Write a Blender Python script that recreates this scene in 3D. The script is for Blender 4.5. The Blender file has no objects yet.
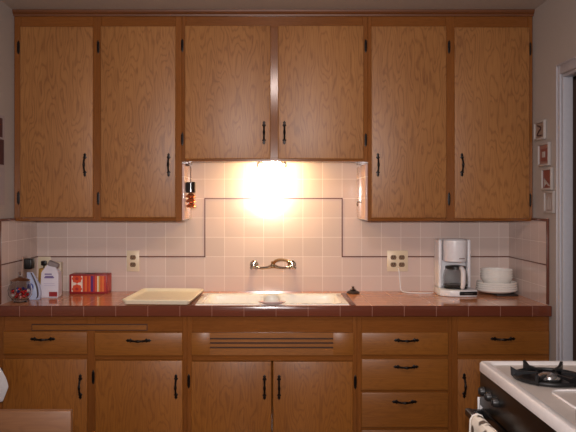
import bpy, bmesh, math, random
from mathutils import Vector, Matrix
random.seed(7)
C = bpy.context.scene.collection
SC = bpy.context.scene
PI = math.pi
# ------------------------------------------------------------------ camera
CZ = 1.393; CY = -3.9
cam = bpy.data.objects.new('camera', bpy.data.cameras.new('camera')); C.objects.link(cam)
cam.location = (0, CY, CZ); cam.rotation_euler = (PI/2, 0, 0)
cam.data.sensor_width = 36; cam.data.lens = 702/576*36
cam.data.shift_x = 20/576; cam.data.shift_y = -12/576
cam.data.clip_start = .05
SC.camera = cam
# ------------------------------------------------------------------ light and exposure
w = bpy.data.worlds.new('world'); SC.world = w; w.use_nodes = True
w.node_tree.nodes['Background'].inputs[0].default_value = (.5, .45, .45, 1)
w.node_tree.nodes['Background'].inputs[1].default_value = .05
SC.view_settings.view_transform = 'Standard'; SC.view_settings.look = 'None'
SC.view_settings.gamma = 1; SC.view_settings.use_curve_mapping = False
SC.view_settings.exposure = 0.0
CEIL_LAMP_EMIT = 56.0
UNDER_BULB_EMIT = 410.0
def area(name, loc, rot, size, power, col):
    l = bpy.data.lights.new(name, 'AREA'); l.shape = 'DISK'; l.size = size; l.energy = power; l.color = col
    o = bpy.data.objects.new(name, l); C.objects.link(o); o.location = loc; o.rotation_euler = rot
    return o
# fill light added above the lens to brighten the fronts and backsplash
area('front_fill', (.0, CY-.02, CZ+.10), (PI/2, 0, 0), .10, 15, (1, .92, .90)).data.spread = 1.5
# ------------------------------------------------------------------ helpers
def s2l(c):
    return tuple(((v/255)/12.92 if v/255 <= .04045 else ((v/255+.055)/1.055)**2.4) for v in c) + (1,)
def mat(name, col=(200,200,200), rough=.5, metal=0, spec=.5, emit=0, ecol=None, trans=0, ior=1.45, bump=0, bscale=60, coat=0):
    m = bpy.data.materials.new(name); m.use_nodes = True
    n = m.node_tree.nodes; L = m.node_tree.links; b = n['Principled BSDF']
    b.inputs['Base Color'].default_value = s2l(col); b.inputs['Roughness'].default_value = rough
    b.inputs['Metallic'].default_value = metal; b.inputs['Specular IOR Level'].default_value = spec
    b.inputs['IOR'].default_value = ior; b.inputs['Transmission Weight'].default_value = trans
    b.inputs['Coat Weight'].default_value = coat
    if emit: b.inputs['Emission Color'].default_value = s2l(ecol or col); b.inputs['Emission Strength'].default_value = emit
    # gentle procedural mottling so that nothing is a dead flat colour
    tc = n.new('ShaderNodeTexCoord'); no = n.new('ShaderNodeTexNoise'); no.inputs['Scale'].default_value = bscale
    L.new(tc.outputs['Object'], no.inputs['Vector'])
    if not emit and not trans:
        mx = n.new('ShaderNodeMixRGB'); mx.blend_type = 'MULTIPLY'; mx.inputs[0].default_value = .12
        mx.inputs[1].default_value = s2l(col); L.new(no.outputs['Fac'], mx.inputs[2]); L.new(mx.outputs[0], b.inputs['Base Color'])
    if bump:
        bp = n.new('ShaderNodeBump'); bp.inputs['Strength'].default_value = bump; bp.inputs['Distance'].default_value = .002
        L.new(no.outputs['Fac'], bp.inputs['Height']); L.new(bp.outputs[0], b.inputs['Normal'])
    return m
def wood(name, light, dark, axis='z', figure=1.0, rough=.38, fscale=1.0):
    """varnished plywood: contour-like cathedral figure plus fine pores along the grain"""
    m = bpy.data.materials.new(name); m.use_nodes = True
    n = m.node_tree.nodes; L = m.node_tree.links; b = n['Principled BSDF']
    tc = n.new('ShaderNodeTexCoord'); oi = n.new('ShaderNodeObjectInfo')
    off = n.new('ShaderNodeMath'); off.operation = 'MULTIPLY'; off.inputs[1].default_value = 37; L.new(oi.outputs['Random'], off.inputs[0])
    add = n.new('ShaderNodeVectorMath'); L.new(tc.outputs['Object'], add.inputs[0]); L.new(off.outputs[0], add.inputs[1])
    def stretched(sa, sc):
        mp = n.new('ShaderNodeVectorMath'); mp.operation = 'MULTIPLY'
        v = {'z': (sc, sc, sa), 'x': (sa, sc, sc), 'y': (sc, sa, sc)}[axis]
        mp.inputs[1].default_value = v; L.new(add.outputs[0], mp.inputs[0]); return mp
    a = stretched(2.2*fscale, 11*fscale); no = n.new('ShaderNodeTexNoise'); no.inputs['Scale'].default_value = 1; no.inputs['Detail'].default_value = 2.6
    no.inputs['Roughness'].default_value = .45; L.new(a.outputs[0], no.inputs['Vector'])
    k = n.new('ShaderNodeMath'); k.operation = 'MULTIPLY'; k.inputs[1].default_value = 120; L.new(no.outputs['Fac'], k.inputs[0])
    sn = n.new('ShaderNodeMath'); sn.operation = 'SINE'; L.new(k.outputs[0], sn.inputs[0])
    mr = n.new('ShaderNodeMapRange'); mr.inputs[1].default_value = -1; mr.inputs[2].default_value = 1; L.new(sn.outputs[0], mr.inputs[0])
    pw = n.new('ShaderNodeMath'); pw.operation = 'POWER'; pw.inputs[1].default_value = 4; L.new(mr.outputs[0], pw.inputs[0])
    p = stretched(9, 230); n2 = n.new('ShaderNodeTexNoise'); n2.inputs['Scale'].default_value = 1; n2.inputs['Detail'].default_value = 3; L.new(p.outputs[0], n2.inputs['Vector'])
    bl = stretched(1.2, 3); n3 = n.new('ShaderNodeTexNoise'); n3.inputs['Scale'].default_value = 1; L.new(bl.outputs[0], n3.inputs['Vector'])
    m1 = n.new('ShaderNodeMath'); m1.operation = 'MULTIPLY'; m1.inputs[1].default_value = .17*figure; L.new(pw.outputs[0], m1.inputs[0])
    m2 = n.new('ShaderNodeMath'); m2.operation = 'MULTIPLY_ADD'; m2.inputs[1].default_value = .42; L.new(n2.outputs['Fac'], m2.inputs[0]); L.new(m1.outputs[0], m2.inputs[2])
    m3 = n.new('ShaderNodeMath'); m3.operation = 'MULTIPLY_ADD'; m3.inputs[1].default_value = .45; L.new(n3.outputs['Fac'], m3.inputs[0]); L.new(m2.outputs[0], m3.inputs[2])
    rp = n.new('ShaderNodeValToRGB'); rp.color_ramp.elements[0].position = .25; rp.color_ramp.elements[1].position = .85
    rp.color_ramp.elements[0].color = s2l(light); rp.color_ramp.elements[1].color = s2l(dark)
    L.new(m3.outputs[0], rp.inputs[0]); L.new(rp.outputs[0], b.inputs['Base Color'])
    b.inputs['Roughness'].default_value = rough; b.inputs['Specular IOR Level'].default_value = .38
    bp = n.new('ShaderNodeBump'); bp.inputs['Strength'].default_value = .10; bp.inputs['Distance'].default_value = .001
    L.new(n2.outputs['Fac'], bp.inputs['Height']); L.new(bp.outputs[0], b.inputs['Normal'])
    return m
def tile(name, col, grout, u, v, du, dv, ou, ov, rough=.15, var=.05, mortar=.0011):
    """glazed tiles: u,v name the world axes, du,dv the pitch, ou,ov a corner of a tile"""
    m = bpy.data.materials.new(name); m.use_nodes = True
    n = m.node_tree.nodes; L = m.node_tree.links; b = n['Principled BSDF']
    tc = n.new('ShaderNodeNewGeometry'); sp = n.new('ShaderNodeSeparateXYZ'); L.new(tc.outputs['Position'], sp.inputs[0])
    def ax(a, o, d):
        s = n.new('ShaderNodeMath'); s.operation = 'SUBTRACT'; s.inputs[1].default_value = o-40*d; L.new(sp.outputs[a.upper()], s.inputs[0])
        return s
    cb = n.new('ShaderNodeCombineXYZ'); L.new(ax(u, ou, du).outputs[0], cb.inputs[0]); L.new(ax(v, ov, dv).outputs[0], cb.inputs[1])
    br = n.new('ShaderNodeTexBrick'); br.offset = 0; br.squash = 1
    br.inputs['Scale'].default_value = 1; br.inputs['Brick Width'].default_value = du; br.inputs['Row Height'].default_value = dv
    br.inputs['Mortar Size'].default_value = mortar; br.inputs['Mortar Smooth'].default_value = .3
    c = s2l(col)
    br.inputs['Color1'].default_value = tuple(x*(1-var) for x in c[:3])+(1,); br.inputs['Color2'].default_value = tuple(min(1,x*(1+var)) for x in c[:3])+(1,)
    br.inputs['Mortar'].default_value = s2l(grout); L.new(cb.outputs[0], br.inputs['Vector'])
    L.new(br.outputs['Color'], b.inputs['Base Color'])
    r = n.new('ShaderNodeMapRange'); r.inputs[3].default_value = rough; r.inputs[4].default_value = .8; L.new(br.outputs['Fac'], r.inputs[0]); L.new(r.outputs[0], b.inputs['Roughness'])
    no = n.new('ShaderNodeTexNoise'); no.inputs['Scale'].default_value = 14; no.inputs['Detail'].default_value = 1
    h = n.new('ShaderNodeMath'); h.operation = 'MULTIPLY_ADD'; h.inputs[1].default_value = -1.0
    L.new(br.outputs['Fac'], h.inputs[0]); L.new(no.outputs['Fac'], h.inputs[2])
    bp = n.new('ShaderNodeBump'); bp.inputs['Strength'].default_value = .35; bp.inputs['Distance'].default_value = .0012
    L.new(h.outputs[0], bp.inputs['Height']); L.new(bp.outputs[0], b.inputs['Normal'])
    return m
def B(): return bmesh.new()
def merge(bm, t, mi=0):
    for f in t.faces: f.material_index = mi
    me = bpy.data.meshes.new('tmp'); t.to_mesh(me); t.free(); bm.from_mesh(me); bpy.data.meshes.remove(me)
def box(bm, x0, x1, y0, y1, z0, z1, bev=0, seg=2, mi=0, rot=None, piv=None):
    x0, x1 = sorted((x0, x1)); y0, y1 = sorted((y0, y1)); z0, z1 = sorted((z0, z1))
    t = bmesh.new(); bmesh.ops.create_cube(t, size=1)
    for v in t.verts: v.co = Vector(((x0+x1)/2+v.co.x*(x1-x0), (y0+y1)/2+v.co.y*(y1-y0), (z0+z1)/2+v.co.z*(z1-z0)))
    if bev: bmesh.ops.bevel(t, geom=t.edges[:], offset=bev, segments=seg, profile=.5, affect='EDGES')
    if rot is not None:
        M = Matrix.Translation(piv) @ rot.to_4x4() @ Matrix.Translation(-Vector(piv)); bmesh.ops.transform(t, matrix=M, verts=t.verts)
    merge(bm, t, mi)
def lathe(bm, prof, c=(0,0,0), n=32, mi=0, rot=None, sx=1, sy=1):
    t = bmesh.new(); rings = []
    for r, z in prof:
        if r < 1e-6: rings.append([t.verts.new((0,0,z))])
        else: rings.append([t.verts.new((r*sx*math.cos(2*PI*i/n), r*sy*math.sin(2*PI*i/n), z)) for i in range(n)])
    for a, b in zip(rings, rings[1:]):
        for i in range(n):
            j = (i+1) % n
            if len(a) == 1 and len(b) == 1: continue
            if len(a) == 1: t.faces.new((a[0], b[j], b[i]))
            elif len(b) == 1: t.faces.new((a[i], a[j], b[0]))
            else: t.faces.new((a[i], a[j], b[j], b[i]))
    M = Matrix.Translation(c)
    if rot is not None: M = M @ rot.to_4x4()
    bmesh.ops.transform(t, matrix=M, verts=t.verts); bmesh.ops.recalc_face_normals(t, faces=t.faces)
    merge(bm, t, mi)
def cyl(bm, c, r, h, axis='z', n=24, mi=0, bev=0):
    rot = {'z': None, 'x': Matrix.Rotation(PI/2, 3, 'Y'), 'y': Matrix.Rotation(-PI/2, 3, 'X')}[axis]
    p = [(0,0),(r-bev,0),(r,bev),(r,h-bev),(r-bev,h),(0,h)] if bev else [(0,0),(r,0),(r,h),(0,h)]
    lathe(bm, p, c, n, mi, rot)
def tube(bm, pts, r, n=8, mi=0, flat=1.0, smooth=True):
    pts = [Vector(p) for p in pts]
    if smooth and len(pts) > 2:
        q = []; rr = []
        R = r if isinstance(r, (list, tuple)) else [r]*len(pts)
        for i in range(len(pts)-1):
            p0 = pts[max(i-1,0)]; p1 = pts[i]; p2 = pts[i+1]; p3 = pts[min(i+2,len(pts)-1)]
            for k in range(5):
                t_ = k/5; q.append(.5*((2*p1)+(p2-p0)*t_+(2*p0-5*p1+4*p2-p3)*t_**2+(3*p1-p0-3*p2+p3)*t_**3)); rr.append(R[i]*(1-t_)+R[i+1]*t_)
        q.append(pts[-1]); rr.append(R[-1]); pts = q; r = rr
    R = r if isinstance(r, (list, tuple)) else [r]*len(pts)
    t = bmesh.new(); prev = None; rings = []; up = None
    for i, p in enumerate(pts):
        d = (pts[min(i+1,len(pts)-1)]-pts[max(i-1,0)]).normalized()
        if up is None:
            up = d.cross(Vector((0,0,1)))
            if up.length < .1: up = d.cross(Vector((1,0,0)))
            up.normalize()
        up = (up - d*up.dot(d)).normalized(); s = d.cross(up)
        rings.append([t.verts.new(p + (up*math.cos(2*PI*k/n) + s*math.sin(2*PI*k/n)*flat)*R[i]) for k in range(n)])
    for a, b in zip(rings, rings[1:]):
        for k in range(n): t.faces.new((a[k], a[(k+1)%n], b[(k+1)%n], b[k]))
    t.faces.new(rings[0][::-1]); t.faces.new(rings[-1])
    bmesh.ops.recalc_face_normals(t, faces=t.faces); merge(bm, t, mi)
def prism(bm, pts, axis, a, b, bev=0, mi=0):
    """outline pts (2-D) extruded from a to b along axis; 2-D axes are the two others in xyz order"""
    t = bmesh.new()
    def P(u, v, w): return {'x': (w,u,v), 'y': (u,w,v), 'z': (u,v,w)}[axis]
    lo = [t.verts.new(P(u,v,a)) for u, v in pts]; hi = [t.verts.new(P(u,v,b)) for u, v in pts]; n = len(pts)
    t.faces.new(lo); t.faces.new(hi[::-1])
    for i in range(n): t.faces.new((lo[i], hi[i], hi[(i+1)%n], lo[(i+1)%n]))
    bmesh.ops.recalc_face_normals(t, faces=t.faces)
    if bev: bmesh.ops.bevel(t, geom=t.edges[:], offset=bev, segments=2, profile=.5, affect='EDGES')
    merge(bm, t, mi)
def rrect(x0, x1, y0, y1, r, n=5):
    o = []
    for cx, cy, a in ((x1-r,y1-r,0),(x0+r,y1-r,PI/2),(x0+r,y0+r,PI),(x1-r,y0+r,1.5*PI)):
        for k in range(n+1): o.append((cx+r*math.cos(a+PI/2*k/n), cy+r*math.sin(a+PI/2*k/n)))
    return o
def wpos(o):
    p = Vector((0,0,0))
    while o: p += o.location; o = o.parent
    return p
def obj(name, bm, mats, parent=None, label=None, origin=None):
    """link bm (world coordinates) as one mesh object"""
    me = bpy.data.meshes.new(name)
    org = wpos(parent) if parent else Vector(origin or (0,0,0))
    if parent and origin: org = Vector(origin)
    bmesh.ops.translate(bm, vec=-org, verts=bm.verts); bm.to_mesh(me); bm.free()
    for m in (mats if isinstance(mats, (list,tuple)) else [mats]): me.materials.append(m)
    me.polygons.foreach_set('use_smooth', [True]*len(me.polygons)); me.set_sharp_from_angle(angle=math.radians(38))
    o = bpy.data.objects.new(name, me); C.objects.link(o)
    if parent: o.parent = parent; o.location = org - wpos(parent)
    else: o.location = org
    if label: o['label'] = label
    return o
def tag(o, label, cat, group=None):
    o['label'] = label; o['category'] = cat
    if group: o['group'] = group
    return o
def thing(name, label, cat, loc=(0,0,0), group=None):
    o = bpy.data.objects.new(name, None); C.objects.link(o); o.location = loc; o.empty_display_size = .05
    return tag(o, label, cat, group)
def struct(name, bm, m, parent=None):
    o = obj(name, bm, m, parent)
    if not parent: o['kind'] = 'structure'
    return o
# pixel of the reference (576x432) -> world on the plane at depth D from the camera
def X(px, D): return (px-268)/702*D
def Z(py, D): return CZ-(py-204)/702*D
# ------------------------------------------------------------------ materials
UL, UD = (168,116,66), (112,68,34)
ply = wood('varnished_plywood', UL, UD, 'z', 1.25, .42)
ply_low = wood('varnished_plywood_low', (156,98,40), (106,60,22), 'z', 1.0, .36)
ply_drawer = wood('drawer_wood', (148,92,36), (102,58,20), 'x', .5, .36)
stile = wood('frame_wood_upright', (136,82,38), (90,50,20), 'z', .35, .16)
rail = wood('frame_wood_cross', (136,82,38), (90,50,20), 'x', .35, .14)
inside = mat('cabinet_inside', (120,80,50), .7)
iron = mat('black_wrought_iron', (34,28,26), .35, .7)
brass_iron = mat('worn_iron', (70,56,46), .25, .9)
paint = mat('wall_paint', (178,170,164), .45, bump=.15, bscale=120)
ceil_m = mat('ceiling_paint', (182,172,164), .6, bump=.1, bscale=90)
white_trim = mat('white_trim_paint', (188,188,196), .35)
floor_m = tile('floor_vinyl', (140,110,85), (100,80,65), 'x', 'y', .305, .305, 0, 0, .35)
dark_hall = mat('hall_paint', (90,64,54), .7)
PINK = (208,188,179); GROUT = (236,226,218)
tile_back = tile('pink_wall_tile', PINK, GROUT, 'x', 'z', .1087, .1075, -.35, 1.101, .12)
tile_side = tile('pink_side_tile', PINK, GROUT, 'y', 'z', .1087, .1075, 0, 1.101, .12)
liner_m = mat('dark_brown_liner_tile', (104,60,48), .25)
counter_lit_m = tile('brown_tile_lit_top', (206,140,98), (204,150,114), 'x', 'y', .1515, .1515, -.1135, -.577, .10, .03, .0012)  # same glaze as the edge; lamp light and wall reflection put into its colour
edge_m = tile('brown_edge_tile', (104,54,38), (150,104,86), 'x', 'z', .1515, .3, -.1135, .75, .16, .06, .0014)
porcelain = mat('white_porcelain', (246,244,238), .12, coat=.4)
chrome = mat('chrome', (186,184,182), .16, 1)
goldish = mat('worn_brass_chrome', (190,170,135), .2, 1)
cream = mat('cream_plastic', (246,236,210), .35)
outlet_m = mat('ivory_outlet_plastic', (222,206,178), .35)
dark_m = mat('dark_socket', (40,28,22), .5)
white_pl = mat('white_plastic', (236,235,238), .3)
black_pl = mat('black_plastic', (18,17,18), .3)
jar_glass = mat('thin_jar_glass', (250,250,250), .01, trans=1, ior=1.2)
glass = mat('clear_glass', (245,245,245), .02, trans=1, ior=1.45)
coffee_m = mat('coffee', (40,20,12), .1)
# ------------------------------------------------------------------ the room shell
LX, RX, BY, CLZ = -1.289, 1.344, 0.0, 2.374
REAR = -4.7; T = .1
b = B(); box(b, LX-T, RX+1.3, REAR-T, T, -.1, 0); struct('floor', b, floor_m)
b = B(); box(b, LX-T, RX+1.3, REAR-T, T, CLZ, CLZ+.1); struct('ceiling', b, ceil_m)
b = B(); box(b, LX-T, RX+T, 0.0, T, 0, CLZ); wb = struct('wall_back', b, paint)
b = B(); box(b, LX, RX, -.008, 0, .90, 1.66); obj('tile', b, tile_back, wb)
b = B(); box(b, LX-T, LX, REAR, 0, 0, CLZ); wl = struct('wall_left', b, paint)
TY = -.535
b = B(); box(b, LX, LX+.008, TY, -.008, .90, 1.31); obj('tile', b, tile_side, wl)
DY0, DY1, DZ = -.690, -1.55, 1.985; WT = .044          # doorway in the right wall
b = B(); box(b, RX, RX+WT, DY0, 0, 0, CLZ); box(b, RX, RX+WT, REAR, DY1, 0, CLZ); box(b, RX, RX+WT, DY1, DY0, DZ, CLZ)
wr = struct('wall_right', b, paint)
b = B(); box(b, RX-.008, RX, TY, -.008, .90, 1.31); obj('tile', b, tile_side, wr)
b = B(); box(b, LX-T, RX+T, REAR-T, REAR, 0, CLZ); struct('wall_rear', b, paint)
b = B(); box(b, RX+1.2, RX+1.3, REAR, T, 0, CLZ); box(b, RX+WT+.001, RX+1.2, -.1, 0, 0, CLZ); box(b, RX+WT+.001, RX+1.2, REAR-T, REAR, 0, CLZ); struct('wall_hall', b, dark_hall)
# dark liner tiles: one thin band of trim
b = B(); h = .0030; y0, y1 = -.0115, -.008
zl, zu, xl, xr = 1.101, 1.4236, -.35, .411
box(b, LX+.008, xl+h, y0, y1, zl-h, zl+h); box(b, xl-h, xl+h, y0, y1, zl+h, zu+h); box(b, xl+h, xr-h, y0, y1, zu-h, zu+h)
box(b, xr-h, xr+h, y0, y1, zl+h, zu+h); box(b, xr-h, RX-.008, y0, y1, zl-h, zl+h)
obj('liner_band', b, liner_m, wb)
for sx, xw, nm in ((1, LX+.008, wl), (-1, RX-.008, wr)):
    b = B(); xa, xb = sorted((xw, xw+sx*.0035))
    box(b, xa, xb, TY, -.0115, zl-h, zl+h)
    xa, xb = sorted((xw-sx*.008, xw+sx*.004)); box(b, xa, xb, TY-.012, -.345, 1.31, 1.322, .002)
    box(b, xa, xb, TY-.012, TY, .912, 1.31, .002); obj('liner_band', b, liner_m, nm)
# door casing on the right wall
b = B()
prof = [(DY0+.095,0),(DY0+.095,-.012),(DY0+.085,-.02),(DY0+.012,-.014),(DY0,-.008),(DY0,0)]
box(b, RX-.010, RX-.0005, DY0, DY0+.030, 0, DZ+.044, .002); box(b, RX-.014, RX-.0005, DY0+.026, DY0+.036, 0, DZ+.050, .003)
box(b, RX-.010, RX-.0005, DY1-.030, DY1, 0, DZ+.044, .002); box(b, RX-.014, RX-.0005, DY1-.036, DY1-.026, 0, DZ+.050, .003)
box(b, RX-.010, RX-.0005, DY1, DY0, DZ, DZ+.044, .002); box(b, RX-.014, RX-.0005, DY1-.026, DY0+.026, DZ+.040, DZ+.050, .003)
box(b, RX-.0005, RX+WT, DY0-.014, DY0-.0005, 0, DZ, .001); box(b, RX-.0005, RX+WT, DY1+.0005, DY1+.014, 0, DZ, .001); box(b, RX-.0005, RX+WT, DY1+.014, DY0-.014, DZ-.014, DZ-.0005, .001)
struct('trim_1', b, white_trim)
# ------------------------------------------------------------------ shared hardware meshes
def handle_mesh():
    bm = B()
    for s in (1, -1):
        # leaf-shaped foot plate
        prism(bm, [(0,s*.061),(.008,s*.051),(.005,s*.045),(.0105,s*.038),(.004,s*.030),(-.004,s*.030),(-.0105,s*.038),(-.005,s*.045),(-.008,s*.051)][::s], 'y', -.0035, 0, .0008)
        cyl(bm, (0,0,0), .0001, .0001)
        lathe(bm, [(0,-.008),(.003,-.0075),(.0045,-.005),(.0045,0),(0,0)], (0,-.003,s*.038), 10, rot=Matrix.Rotation(-PI/2,3,'X'))
    tube(bm, [(0,-.003,.036),(0,-.014,.030),(0,-.022,.016),(0,-.025,0),(0,-.022,-.016),(0,-.014,-.030),(0,-.003,-.036)], [.0042,.005,.0042,.0070,.0042,.005,.0042], 8)
    for z in (.021,-.021): lathe(bm, [(.002,-.003),(.006,-.001),(.006,.001),(.002,.003)], (0,-.0195,z), 10)
    me = bpy.data.meshes.new('handle'); bm.to_mesh(me); bm.free(); me.materials.append(iron)
    me.polygons.foreach_set('use_smooth', [True]*len(me.polygons)); me.set_sharp_from_angle(angle=math.radians(38))
    return me
def hinge_mesh():
    bm = B()
    prism(bm, [(0,.036),(.006,.024),(.0068,0),(.006,-.024),(0,-.036),(-.006,-.024),(-.0068,0),(-.006,.024)], 'y', -.004, 0, .001)
    cyl(bm, (0,-.005,-.02), .0042, .04, n=10, bev=.001)
    for z in (.024,-.024): lathe(bm, [(0,-.004),(.003,-.003),(.0038,0),(.003,.003),(0,.004)], (0,-.005,z), 10)
    me = bpy.data.meshes.new('hinge'); bm.to_mesh(me); bm.free(); me.materials.append(iron)
    me.polygons.foreach_set('use_smooth', [True]*len(me.polygons)); me.set_sharp_from_angle(angle=math.radians(38))
    return me
HM, GM = handle_mesh(), hinge_mesh()
def hw(name, me, parent, loc, roty=0):
    o = bpy.data.objects.new(name, me); C.objects.link(o); o.parent = parent
    o.location = Vector(loc)-wpos(parent); o.rotation_euler = (0, roty, 0); return o
def cabinet(name, label, x0, x1, z0, z1, yf, yb, loc_z, bottom=None, toe=False, has_top=True):
    """panel carcass; its face frame is added separately"""
    r = thing(name, label, 'cabinet', ((x0+x1)/2, (yf+yb)/2, loc_z))
    b = B(); t = .016; zb = bottom if bottom is not None else z0
    box(b, x0, x0+t, yf+.018, yb, z0, z1); box(b, x1-t, x1, yf+.018, yb, z0, z1)
    box(b, x0+t, x1-t, yf+.018, yb, zb, zb+t); box(b, x0+t, x1-t, yb-.008, yb, zb+t, z1)
    if has_top: box(b, x0+t, x1-t, yf+.018, yb-.008, z1-t, z1)
    obj('carcass', b, [stile], r); return r
def frame(r, stiles, rails, yf):
    """stiles/rails: lists of (x0,x1,z0,z1)"""
    b = B()
    for q in stiles: box(b, q[0], q[1], yf, yf+.018, q[2], q[3], .0012, 1)
    for q in rails: box(b, q[0], q[1], yf+.0006, yf+.018, q[2], q[3], .0012, 1, mi=1)
    obj('face_frame', b, [stile, rail], r)
def front(name, r, x0, x1, z0, z1, yf, m, handle=None, hinges=(), th=.011, horiz=False):
    b = B(); box(b, x0, x1, yf-th, yf, z0, z1, .005, 3)
    d = obj(name, b, m, r, origin=((x0+x1)/2, yf, (z0+z1)/2))
    if handle: hw('handle', HM, d, (handle[0], yf-th, handle[1]), PI/2 if horiz else 0)
    for hx, hz in hinges: hw('hinge', GM, d, (hx, yf-.0002, hz))
    return d
# ------------------------------------------------------------------ upper cabinets
D = 3.56; UY = -.34; x = lambda p: X(p, D); z = lambda p: Z(p, D)
UT = CLZ-.003; UB = z(221)
BL, BR = -.437, .507
cl = cabinet('wall_cabinet', 'tall two-door oak wall cabinet at the left, above the red box and white carton', LX+.002, BL, UB, UT, UY, -.009, UB)
dx = [(20.5,93.5),(101,176)]
frame(cl, [(LX+.002,x(21)-.0,UB,UT),(x(93),x(101.5),UB,UT),(x(175.5),BL,UB,UT)],
      [(x(21),x(93),z(27.5),UT),(x(21),x(93),UB,z(216)),(x(101.5),x(175.5),z(27.5),UT),(x(101.5),x(175.5),UB,z(216))], UY)
front('door', cl, x(20.5), x(93.5), z(217.5), z(27), UY, ply, (x(85.5), z(165)), [(x(18.5),z(47.5)),(x(18.5),z(198))])
front('door', cl, x(101), x(176), z(217.5), z(26.5), UY, ply, (x(169), z(165)), [(x(98.3),z(47)),(x(98.3),z(198.5))])
cc = cabinet('wall_cabinet', 'short two-door oak wall cabinet in the centre, above the sink and lamp', BL+.0005, BR-.0005, z(161.5), UT, UY, -.009, z(161), bottom=z(161.5)+.012)
frame(cc, [(BL+.0005,x(186),z(161.5),UT),(x(270),x(278.5),z(158),z(27)),(x(362.5),BR-.0005,z(161.5),UT)],
      [(x(186),x(362.5),z(27),UT),(x(186),x(362.5),z(161.5),z(158))], UY)
front('door', cc, x(185), x(270.5), z(159), z(26), UY, ply, (x(264), z(133)), [(x(182.3),z(45.5)),(x(182.3),z(139))])
front('door', cc, x(278), x(363.5), z(159), z(26), UY, ply, (x(284.3), z(133)), [(x(365.7),z(46)),(x(365.7),z(140))])
cr = cabinet('wall_cabinet', 'tall two-door oak wall cabinet at the right, above the coffee maker', BR, RX-.002, UB, UT, UY, -.009, UB)
frame(cr, [(BR,x(371.5),UB,UT),(x(445.5),x(454.5),UB,UT),(x(528),RX-.002,UB,UT)],
      [(x(371.5),x(445.5),z(27),UT),(x(371.5),x(445.5),UB,z(217)),(x(454.5),x(528),z(27.5),UT),(x(454.5),x(528),UB,z(217))], UY)
front('door', cr, x(371), x(446), z(218), z(26.5), UY, ply, (x(377.5), z(165)), [(x(366.3)+.012,z(46)-.0,)][:0]+[(x(449.0),z(47)),(x(449.0),z(199))])
front('door', cr, x(454), x(529), z(218.5), z(27.5), UY, ply, (x(461.3), z(165)), [(x(530),z(49)),(x(530),z(200))])
# tiled returns on the inner sides of the tall cabinets, rounded front edge
b = B(); box(b, BL, BL+.016, UY-.003, -.009, z(220), z(163)-.004, .007, 3); obj('side_tile', b, tile('pink_return_tile', (212,176,164), GROUT, 'y', 'z', .1087, .1075, -.02, 1.101, .10), cl, label='glossy pink tiled side facing the sink recess')
b = B(); box(b, BR-.016, BR, UY-.003, -.009, z(220), z(163)-.004, .007, 3); obj('side_tile', b, bpy.data.materials['pink_return_tile'], cr, label='glossy pink tiled side facing the sink recess')
# crown moulding
b = B(); prism(b, [(UY-.004,CLZ-.030),(UY-.010,CLZ-.030),(UY-.012,CLZ-.022),(UY-.020,CLZ-.018),(UY-.026,CLZ-.006),(UY-.026,CLZ-.001),(UY-.0005,CLZ-.001),(UY-.0005,CLZ-.030)], 'x', LX+.001, RX-.001)
struct('trim_2', b, wood('crown_wood', (112,64,30), (76,40,18), 'x', .3, .45))
# ------------------------------------------------------------------ base cabinets
D = 3.35; LY = -.55; CB = .862
def base(label, x0, x1):
    r = cabinet('base_cabinet', label, x0, x1, .10, CB, LY, -.009, 0, bottom=.10, has_top=False)
    b = B(); box(b, x0, x1, LY+.07, LY+.085, 0, .10); obj('toe_kick', b, stile, r); return r
zb = .13
b1 = base('oak base cabinet at the left under the glass jar, two drawers above two doors', LX+.002, x(187))
S = lambda a, c, z0=.10, z1=CB: (a, c, z0, z1)
frame(b1, [S(LX+.002,x(4.5)),S(x(87),x(95.5)),S(x(182.5),x(187))],
      [(x(4.5),x(87),z(331.5),CB),(x(95.5),x(182.5),z(332),CB),(x(4.5),x(87),z(359),z(353.5)),(x(95.5),x(182.5),z(360),z(355)),(x(4.5),x(87),.10,zb+.01),(x(95.5),x(182.5),.10,zb+.01)], LY)
front('drawer', b1, x(3.5), x(87.8), z(354), z(331.2), LY, ply_drawer, (x(43.5), z(338.5)), horiz=True)
front('drawer', b1, x(94.8), x(183), z(355.5), z(332), LY, ply_drawer, (x(139), z(340)), horiz=True)
front('door', b1, x(3.5), x(87.8), zb, z(358.5), LY, ply_low, (x(81), z(386)), [(x(1.5),z(375))])
front('door', b1, x(95.5), x(183), zb, z(360), LY, ply_low, (x(176.3), z(386)), [(x(93.3),z(377))])
b = B(); box(b, x(32.4), x(146.6), LY-.003, LY, z(329.8), z(325), .0004, 1); box(b, x(31.6), x(147.5), LY-.0010, LY+.0002, z(330.6), z(323.9), mi=1)
obj('pull_out_board', b, [ply_drawer, mat('slot_shade', (62,30,14), .6)], b1)  # dark sheet framing the board stands for shade in the gap
b2 = base('oak sink base cabinet in the centre with a slotted vent panel', x(187)+.0005, x(357)-.0005)
frame(b2, [S(x(187)+.0005,x(192.5)),S(x(352.5),x(357)-.0005)],
      [(x(192.5),x(352.5),z(333),CB),(x(192.5),x(352.5),z(361),z(354)),(x(192.5),x(352.5),.10,zb+.01)], LY)
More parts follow.
